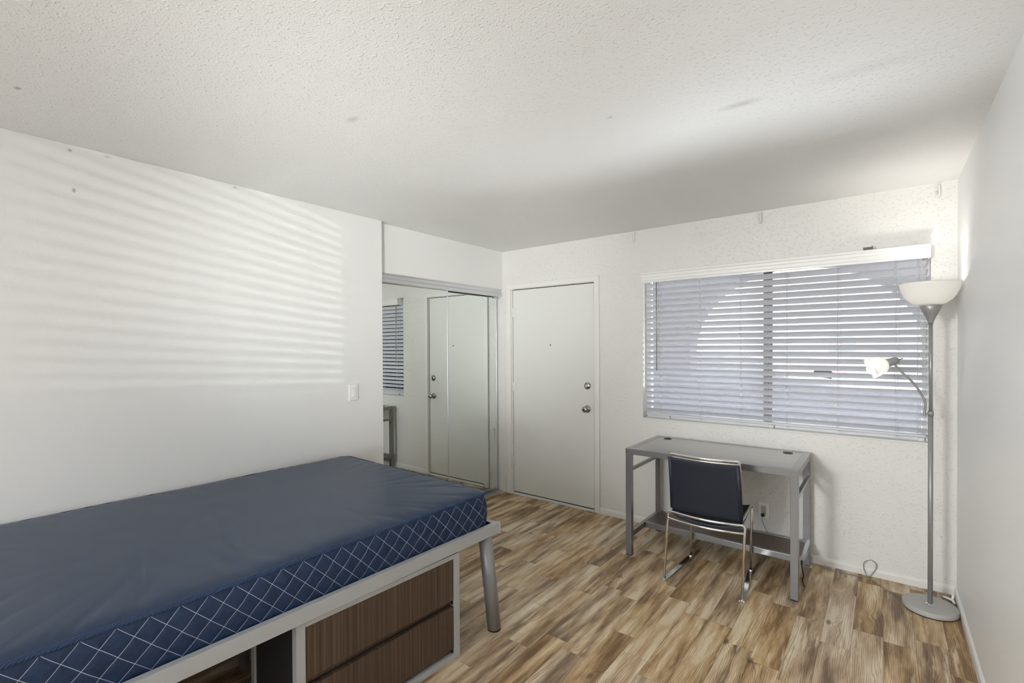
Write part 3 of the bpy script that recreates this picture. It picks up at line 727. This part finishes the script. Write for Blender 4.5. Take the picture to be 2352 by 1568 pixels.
for sx in (-1.067, -.663):                      # stitched sleeves over the posts
    bm = bmesh.new(); dx = .012 if sx < -1 else -.001
    tube(bm, [(sx-.002, 3.056, .458), (sx+dx*.5, 3.017, .63), (sx+dx, 2.976, .796)], .0135, 12); obj('side_sleeve', bm, 'sling', ch)
rows = []
for i in range(13):
    u = i/12; y = 3.060+(3.500-3.060)*u
    row = []
    for j in range(13):
        v = j/12; xl = -1.080; xr = -.660-.024*u
        zz = .442-.018*(1-u)**2-.042*math.sin(PI*v)**.7*(1-.55*u)-(.03*max(0, u-.86)/.14)
        row.append(P(xl+(xr-xl)*v, y, zz))
    rows.append(row)
obj('seat', sling(rows, .020, (0, 0, 1)), 'sling', ch, .004)
for (a, b2) in (((-1.103, 2.985), (-1.075, 3.455)), ((-.649, 3.000), (-.693, 3.468))):
    a, b2 = Vector((*a, 0)), Vector((*b2, 0)); dr = (b2-a).normalized(); sd = Vector((dr.y, -dr.x, 0))
    bm = bmesh.new(); prism(bm, [(-.015, .002), (.015, .002), (.015, .009), (-.015, .009)], a, b2, sd, (0, 0, 1)); rn = obj('sled_runner', bm, 'chrome', ch, .001)
    for q in (a+dr*.01, b2-dr*.014):
        bm = bmesh.new(); tube(bm, [(q.x, q.y, .0), (q.x, q.y, .016)], .0135, 14); obj('foot_glide', bm, 'chrome', rn, .002)

# ------------------------------------------------------------------ floor lamp
LX, LY = .2075, 3.555
fl = thing('floor_lamp', 'silver torchiere floor lamp with glass bowl and side reading light in the corner', 'floor lamp', (LX, LY, 0))
bm = bmesh.new(); r = lathe(bm, [(.119, .005), (.1225, .006), (.1232, .008), (.1232, .029), (.1215, .0325), (.118, .0335), (.02, .034)], (LX, LY, 0), 64); bm.faces.new(r[0][::-1]); bm.faces.new(r[-1]); ba = obj('base', bm, 'lamp_base', fl) if 'lamp_base' in M else obj('base', bm, 'lamp_grey', fl)
bm = bmesh.new(); r = lathe(bm, [(.1195, .0), (.1195, .006)], (LX, LY, 0), 64); bm.faces.new(r[0][::-1]); bm.faces.new(r[-1]); obj('rubber_pad', bm, 'black', ba)
bm = bmesh.new(); r = lathe(bm, [(.022, .033), (.020, .037), (.012, .039)], (LX, LY, 0), 24); bm.faces.new(r[-1]); obj('base_collar', bm, 'chrome', ba)
bm = bmesh.new(); tube(bm, [(LX, LY, .034), (LX, LY, 1.110)], .0115, 20); tube(bm, [(LX, LY, 1.110), (LX-.001, LY, 1.615)], .0092, 20); obj('pole', bm, 'lamp_grey', fl)
bm = bmesh.new(); r = lathe(bm, [(.0115, 1.605), (.0125, 1.615), (.022, 1.640), (.037, 1.672), (.050, 1.706), (.048, 1.708)], (LX-.001, LY, 0), 32); bm.faces.new(r[0][::-1]); bm.faces.new(r[-1]); obj('shade_holder', bm, 'lamp_grey', fl)
prof_o = [(.046, 1.706), (.070, 1.716), (.095, 1.736), (.113, 1.760), (.126, 1.790), (.1345, 1.822), (.1365, 1.832)]
prof_i = [(.1325, 1.832), (.1305, 1.822), (.122, 1.791), (.109, 1.762), (.091, 1.739), (.068, 1.720), (.046, 1.711)]
bm = bmesh.new(); lathe(bm, prof_o+prof_i, (LX-.006, LY, 0), 72, close=True); obj('glass_bowl', bm, 'shade', fl)
def ico(c, r_, sz=1.0):
    bm = bmesh.new(); bmesh.ops.create_uvsphere(bm, u_segments=20, v_segments=12, radius=r_)
    for v in bm.verts: v.co = Vector(c)+Vector((v.co.x, v.co.y, v.co.z*sz))
    for f in bm.faces: f.smooth = True
    return bm
obj('bulb', ico((LX-.006, LY, 1.755), .028, 1.3), 'bulb', fl)
def lamp_light(name, loc, power, rad, par, col=(1, .955, .90)):
    l = bpy.data.lights.new(name, 'POINT'); l.energy = power; l.shadow_soft_size = rad; l.color = col
    o = bpy.data.objects.new(name, l); C.objects.link(o); o.location = loc; o.parent = par; o.matrix_parent_inverse = wm(par).inverted()
lamp_light('bulb_light', (LX-.006, LY, 1.778), 3.0, .03, fl)
l_ = bpy.data.lights.new('bulb_uplight', 'SPOT'); l_.energy = 6.0; l_.spot_size = math.radians(118); l_.spot_blend = .9; l_.shadow_soft_size = .04; l_.color = (1, .955, .90)
o_ = bpy.data.objects.new('bulb_uplight', l_); C.objects.link(o_); o_.location = (LX-.006, LY, 1.80); o_.rotation_euler = (PI, 0, 0); o_.parent = fl; o_.matrix_parent_inverse = wm(fl).inverted()
# reading arm
bm = bmesh.new(); tube(bm, [(LX-.004, LY-.004, 1.103), (LX-.028, LY-.006, 1.103)], .0042, 10); tube(bm, [(LX, LY, 1.092), (LX, LY, 1.116)], .0135, 16); obj('arm_joint', bm, 'lamp_grey', fl)
arm = [(LX-.026, LY-.006, 1.088), (LX-.026, LY-.006, 1.112), (.184, LY-.010, 1.162), (.165, LY-.014, 1.212), (.137, LY-.02, 1.264), (.100, LY-.03, 1.310), (.068, LY-.035, 1.345), (.050, LY-.04, 1.376)]
bm = bmesh.new(); tube(bm, smooth_path(arm, 6), .0058, 12); ar = obj('flex_arm', bm, 'lamp_grey', fl)
sc = Vector((.046, LY-.042, 1.394)); ax = Vector((-.105, -.045, -.040)).normalized()
a1 = ax.cross(Vector((0, 0, 1))).normalized(); a2 = ax.cross(a1)
AX = Matrix((a1, a2, ax)).transposed()
bm = bmesh.new(); r = lathe(bm, [(.006, -.024), (.013, -.022), (.0195, -.014), (.0215, 0), (.023, .022), (.027, .040), (.024, .041)], sc, 28, AX); bm.faces.new(r[0][::-1]); bm.faces.new(r[-1]); skt = obj('socket', bm, 'lamp_grey', fl)
bm = bmesh.new(); tube(bm, [sc-ax*.022, sc-ax*.030+Vector((.006, 0, .003)), sc-ax*.034+Vector((.012, 0, .004))], .0024, 8); obj('switch_key', bm, 'black', skt)
def petal_shade():
    bm = bmesh.new(); seg = 80; c = sc+ax*.036
    pro = [(.022, 0), (.036, .010), (.047, .026), (.053, .046), (.056, .066), (.059, .084)]
    pri = [(r_-.0028, h+.002) for r_, h in pro[::-1]]
    rings = []
    for idx, (r_, h) in enumerate(pro+pri):
        f = h/.084; ring = []
        for k in range(seg):
            a = 2*PI*k/seg; pet = abs(math.sin(2.5*a+.6))
            rr = r_*(1+.10*f*f*(pet-.55)); hh = h+.012*f*f*(pet-.5)
            ring.append(bm.verts.new(c+AX @ Vector((rr*math.cos(a), rr*math.sin(a), hh))))
        rings.append(ring)
    for i in range(len(rings)):
        A, B = rings[i], rings[(i+1) % len(rings)]
        for k in range(seg):
            f = bm.faces.new((A[k], A[(k+1) % seg], B[(k+1) % seg], B[k])); f.smooth = True
    return bm
obj('petal_shade', petal_shade(), 'shade', fl)
bc = sc+ax*.068
bm = bmesh.new(); r = lathe(bm, [(.008, .036), (.012, .045), (.019, .060), (.022, .074), (.018, .088), (.006, .095)], sc, 20, AX); bm.faces.new(r[0][::-1]); bm.faces.new(r[-1]); obj('bulb', bm, 'bulb', fl)
lamp_light('reading_bulb_light', sc+ax*.108, .6, .02, fl)

# ------------------------------------------------------------------ bed, mattress, drawer unit
BROT = PI-math.radians(1.5)
BL = (-1.600, 1.957, 0)
bed = thing('bed_frame', 'silver metal full-size bed frame with splayed round legs along the left wall', 'bed', BL, BROT)
BW, BLn, BZ0, BZ1 = 1.385, 1.955, .511, .565
def bobj(name, bm, mat, par=bed, bevel=0): return obj(name, bm, mat, par, bevel, world=False)
bm = bmesh.new()
ow, th = .030, .004
def rail_L(bm, a, b2, side):
    pass
box(bm, 0, th, 0, BLn, BZ0, BZ1); box(bm, th, ow, 0, BLn, BZ1-th, BZ1)                      # front side rail, angle section
bobj('side_rail', bm, 'bed_grey', bevel=.0015)
bm = bmesh.new(); box(bm, BW-th, BW, 0, BLn, BZ0, BZ1); box(bm, BW-ow, BW-th, 0, BLn, BZ1-th, BZ1); bobj('side_rail', bm, 'bed_grey', bevel=.0015)
bm = bmesh.new(); box(bm, th, BW-th, 0, th, BZ0, BZ1); box(bm, ow, BW-ow, th, ow, BZ1-th, BZ1); bobj('end_rail', bm, 'bed_grey', bevel=.0015)
bm = bmesh.new(); box(bm, th, BW-th, BLn-th, BLn, BZ0, BZ1); box(bm, ow, BW-ow, BLn-ow, BLn-th, BZ1-th, BZ1); bobj('end_rail', bm, 'bed_grey', bevel=.0015)
bm = bmesh.new(); box(bm, -.0035, .010, -.0035, .006, BZ0-.004, BZ1+.001); bobj('corner_bracket', bm, 'bed_grey', bevel=.0015)
bm = bmesh.new(); box(bm, .006, BW-.006, .006, BLn-.006, BZ0+.018, BZ0+.030); bobj('deck', bm, 'deck')
bm = bmesh.new(); box(bm, .08, BW-.08, BLn-.030, BLn-.012, .06, BZ0+.016); bobj('light_block_panel', bm, 'deck')  # unseen panel added to keep light out from under the bed
bm = bmesh.new(); box(bm, BW/2-.02, BW/2+.02, .006, BLn-.006, BZ0-.012, BZ0+.018); bobj('centre_beam', bm, 'bed_grey')
def leg(x, y, dx, dy, r_=.036, ztop=BZ0+.018):
    bm = bmesh.new(); tube(bm, [(x, y, ztop), (x+dx, y+dy, .010)], r_, 32); lg = bobj('leg', bm, 'bed_leg')
    bm = bmesh.new(); tube(bm, [(x+dx, y+dy, .011), (x+dx, y+dy, 0)], r_-.001, 32); bobj('foot_glide', bm, 'black', lg)
leg(.042, .072, -.016, -.052); leg(BW-.050, .072, .006, -.052); leg(.042, BLn-.072, -.016, .052); leg(BW-.050, BLn-.072, .006, .052)
bm = bmesh.new(); tube(bm, [(BW/2+.03, .985, BZ0-.010), (BW/2+.03, .985, .010)], .024, 24); bobj('centre_leg', bm, 'bed_leg')

mat_ = thing('mattress', 'dark navy vinyl mattress with white diamond-stitched border lying on the bed frame', 'mattress', (BL[0], BL[1], BZ0+.030), BROT)
MX0, MX1, MY0, MY1 = .038, 1.378, .040, 1.915
CRN = .055
def perim(inset=0., n=10, step=.02):
    """rounded-rectangle perimeter (x, y, nx, ny, s) in bed coordinates"""
    x0_, x1_, y0_, y1_ = MX0+inset, MX1-inset, MY0+inset, MY1-inset; r_ = max(CRN-inset, .004); out = []
    def seg(p, q, nrm):
        L_ = (Vector(q)-Vector(p)).length; k = max(1, int(L_/step))
        for i in range(k): u = i/k; out.append((p[0]+(q[0]-p[0])*u, p[1]+(q[1]-p[1])*u, *nrm))
    def arc(cx, cy, a0):
        for i in range(n): a = a0+PI/2*i/n; out.append((cx+r_*math.cos(a), cy+r_*math.sin(a), math.cos(a), math.sin(a)))
    # start at the front (x0) side far corner, running towards the camera
    seg((x0_, y0_+r_), (x0_, y1_-r_), (-1, 0))
    # corner x0,y1
    for i in range(n): a = PI-PI/2*i/n; out.append((x0_+r_+r_*math.cos(a), y1_-r_+r_*math.sin(a), math.cos(a), math.sin(a)))
    seg((x0_+r_, y1_), (x1_-r_, y1_), (0, 1))
    for i in range(n): a = PI/2-PI/2*i/n; out.append((x1_-r_+r_*math.cos(a), y1_-r_+r_*math.sin(a), math.cos(a), math.sin(a)))
    seg((x1_, y1_-r_), (x1_, y0_+r_), (1, 0))
    for i in range(n): a = -PI/2*i/n; out.append((x1_-r_+r_*math.cos(a), y0_+r_+r_*math.sin(a), math.cos(a), math.sin(a)))
    seg((x1_-r_, y0_), (x0_+r_, y0_), (0, -1))
    for i in range(n): a = -PI/2-PI/2*i/n; out.append((x0_+r_+r_*math.cos(a), y0_+r_+r_*math.sin(a), math.cos(a), math.sin(a)))
    return out
ZM = BZ0+.030; SEAM = .722-ZM           # seam height in mattress coordinates
pr = perim(); npnt = len(pr)
bm = bmesh.new(); uvl = bm.loops.layers.uv.new('border')
s_acc = [0.]
for i in range(1, npnt+1):
    a, b2 = pr[i-1], pr[i % npnt]; s_acc.append(s_acc[-1]+math.hypot(a[0]-b2[0], a[1]-b2[1]))
hs = [0, .012, .03, .06, .09, .12, .15, .168, SEAM]
rings = []
for h in hs:
    ring = []
    for i, (x, y, nx, ny) in enumerate(pr):
        f = h/SEAM; bul = .010*math.sin(PI*min(1, max(0, f)))-.014*(1-min(1, h/.012))-.006*(1 if h == SEAM else 0)
        bul += .0025*math.sin(s_acc[i]*2*PI/.0765)*math.sin(PI*f)
        ring.append(bm.verts.new((x+nx*bul, y+ny*bul, h)))
    rings.append(ring)
S0 = .0765-(.13-MY0-CRN)  # phase so that a crossing sits .13 m from the far frame corner
for a in range(len(hs)-1):
    for i in range(npnt):
        j = (i+1) % npnt; f = bm.faces.new((rings[a][i], rings[a][j], rings[a+1][j], rings[a+1][i])); f.smooth = True
        for lp, (ss, h) in zip(f.loops, ((s_acc[i], hs[a]), (s_acc[i+1], hs[a]), (s_acc[i+1], hs[a+1]), (s_acc[i], hs[a+1]))):
            lp[uvl].uv = (ss+S0, h-(SEAM-.005))
bm.faces.new(rings[0][::-1])
obj('quilted_border', bm, 'vinyl_side', mat_, world=False)
# top panel: rings stepping inwards with seam-side wrinkles, then a grid-like cap
bm = bmesh.new(); rnd = random.Random(3)
wr = []
for side_len in (0,):
    s = 0
    while s < s_acc[-1]:
        s += rnd.uniform(.035, .16); wr.append((s, rnd.uniform(.3, 1.), rnd.uniform(.012, .022), rnd.uniform(.05, .22), rnd.uniform(-.6, .6)))
def wrinkle(s, dd):
    v = 0
    for (c, a, wd, ln, sk) in wr:
        t_ = (s-c-sk*dd); 
        if abs(t_) < wd*3: v -= a*.0065*math.exp(-(t_/wd)**2)*math.exp(-(dd/ln)**2)*min(1, dd/.012)
    return v
ins = [0, .004, .010, .018, .028, .04, .055, .075, .10, .13, .17, .22, .28, .36, .46, .57, .645]
rings = []
for k, dd in enumerate(ins):
    prk = perim(0, 10, .02); ring = []
    for i, (x, y, nx, ny) in enumerate(prk):
        # pull towards the medial line
        cx = min(max(x, MX0+.67), MX1-.67); cy = min(max(y, MY0+.67), MY1-.67)
        v = Vector((x-cx, y-cy)); L_ = v.length; q = Vector((cx, cy))+v*(1-dd/.67)
        z = SEAM+.006+.017*(1-math.exp(-dd/.022))+.006*math.sin(min(1, dd/.67)*PI/2)+wrinkle(s_acc[i], dd)
        ring.append(bm.verts.new((q.x, q.y, z)))
    rings.append(ring)
for a in range(len(ins)-1):
    for i in range(npnt):
        j = (i+1) % npnt; f = bm.faces.new((rings[a][i], rings[a][j], rings[a+1][j], rings[a+1][i])); f.smooth = True
f = bm.faces.new(rings[-1]); f.smooth = True
tp_ = obj('top_panel', bm, 'vinyl_top', mat_, world=False)
bm = bmesh.new(); prk = perim(-.001)
tube(bm, [(x, y, SEAM+.003+.0012*math.sin(s_acc[i]*9)) for i, (x, y, _, _) in enumerate(prk)], .0085, 10, closed=True); obj('edge_tape', bm, 'vinyl_tape', mat_, world=False)

CROT = PI-math.radians(2.5)
cab = thing('drawer_cabinet', 'low two-drawer cabinet with walnut fronts in a silver frame under the bed', 'cabinet', (-1.617, 1.669, 0), CROT)
CWd, CDp, CHt = .797, .395, .502
st = .034
bm = bmesh.new()
box(bm, 0, .032, 0, st, 0, CHt); box(bm, 0, .032, CWd-st, CWd, 0, CHt); box(bm, 0, .032, st, CWd-st, 0, .026); box(bm, 0, .032, st, CWd-st, CHt-.021, CHt)
box(bm, CDp-.032, CDp, 0, st, 0, CHt); box(bm, CDp-.032, CDp, CWd-st, CWd, 0, CHt); box(bm, CDp-.032, CDp, st, CWd-st, CHt-.021, CHt); box(bm, CDp-.032, CDp, st, CWd-st, 0, .026)
for yy in (0, CWd-.030): box(bm, .032, CDp-.032, yy, yy+.030, 0, .026); box(bm, .032, CDp-.032, yy, yy+.030, CHt-.021, CHt)
obj('cabinet_frame', bm, 'bed_grey', cab, .0012, world=False)
bm = bmesh.new()
for yy in (.008, CWd-.012): box(bm, .032, CDp-.032, yy, yy+.004, .026, CHt-.021)
box(bm, CDp-.028, CDp-.024, st, CWd-st, .026, CHt-.021); box(bm, .032, CDp-.03, .01, CWd-.01, CHt-.012, CHt-.006)
obj('side_panels', bm, 'cab_side', cab, world=False)
bm = bmesh.new(); box(bm, .028, .340, st+.006, CWd-st-.006, .030, CHt-.03); obj('drawer_box', bm, 'cab_side', cab, world=False)
for z0_, z1_ in ((.0285, .2520), (.2640, .4785)):
    # front board with a chamfered finger-pull lip along its upper edge
    bm = bmesh.new()
    zc = z1_-.0
    lo = z0_
    prism(bm, [(.006, lo+.020), (.014, lo+.020), (.020, lo), (.026, lo), (.026, zc), (.006, zc)], (0, st+.002, 0), (0, CWd-st-.002, 0), (1, 0, 0), (0, 0, 1))
    obj('drawer_front', bm, 'walnut_v', cab, .0008, world=False)
    bm = bmesh.new(); box(bm, .009, .016, st+.0005, st+.010, lo-.004 if lo > .1 else lo, lo+.012); obj('shade_notch', bm, 'black', cab, .001, world=False)  # black block added as the shaded notch at the pull's end
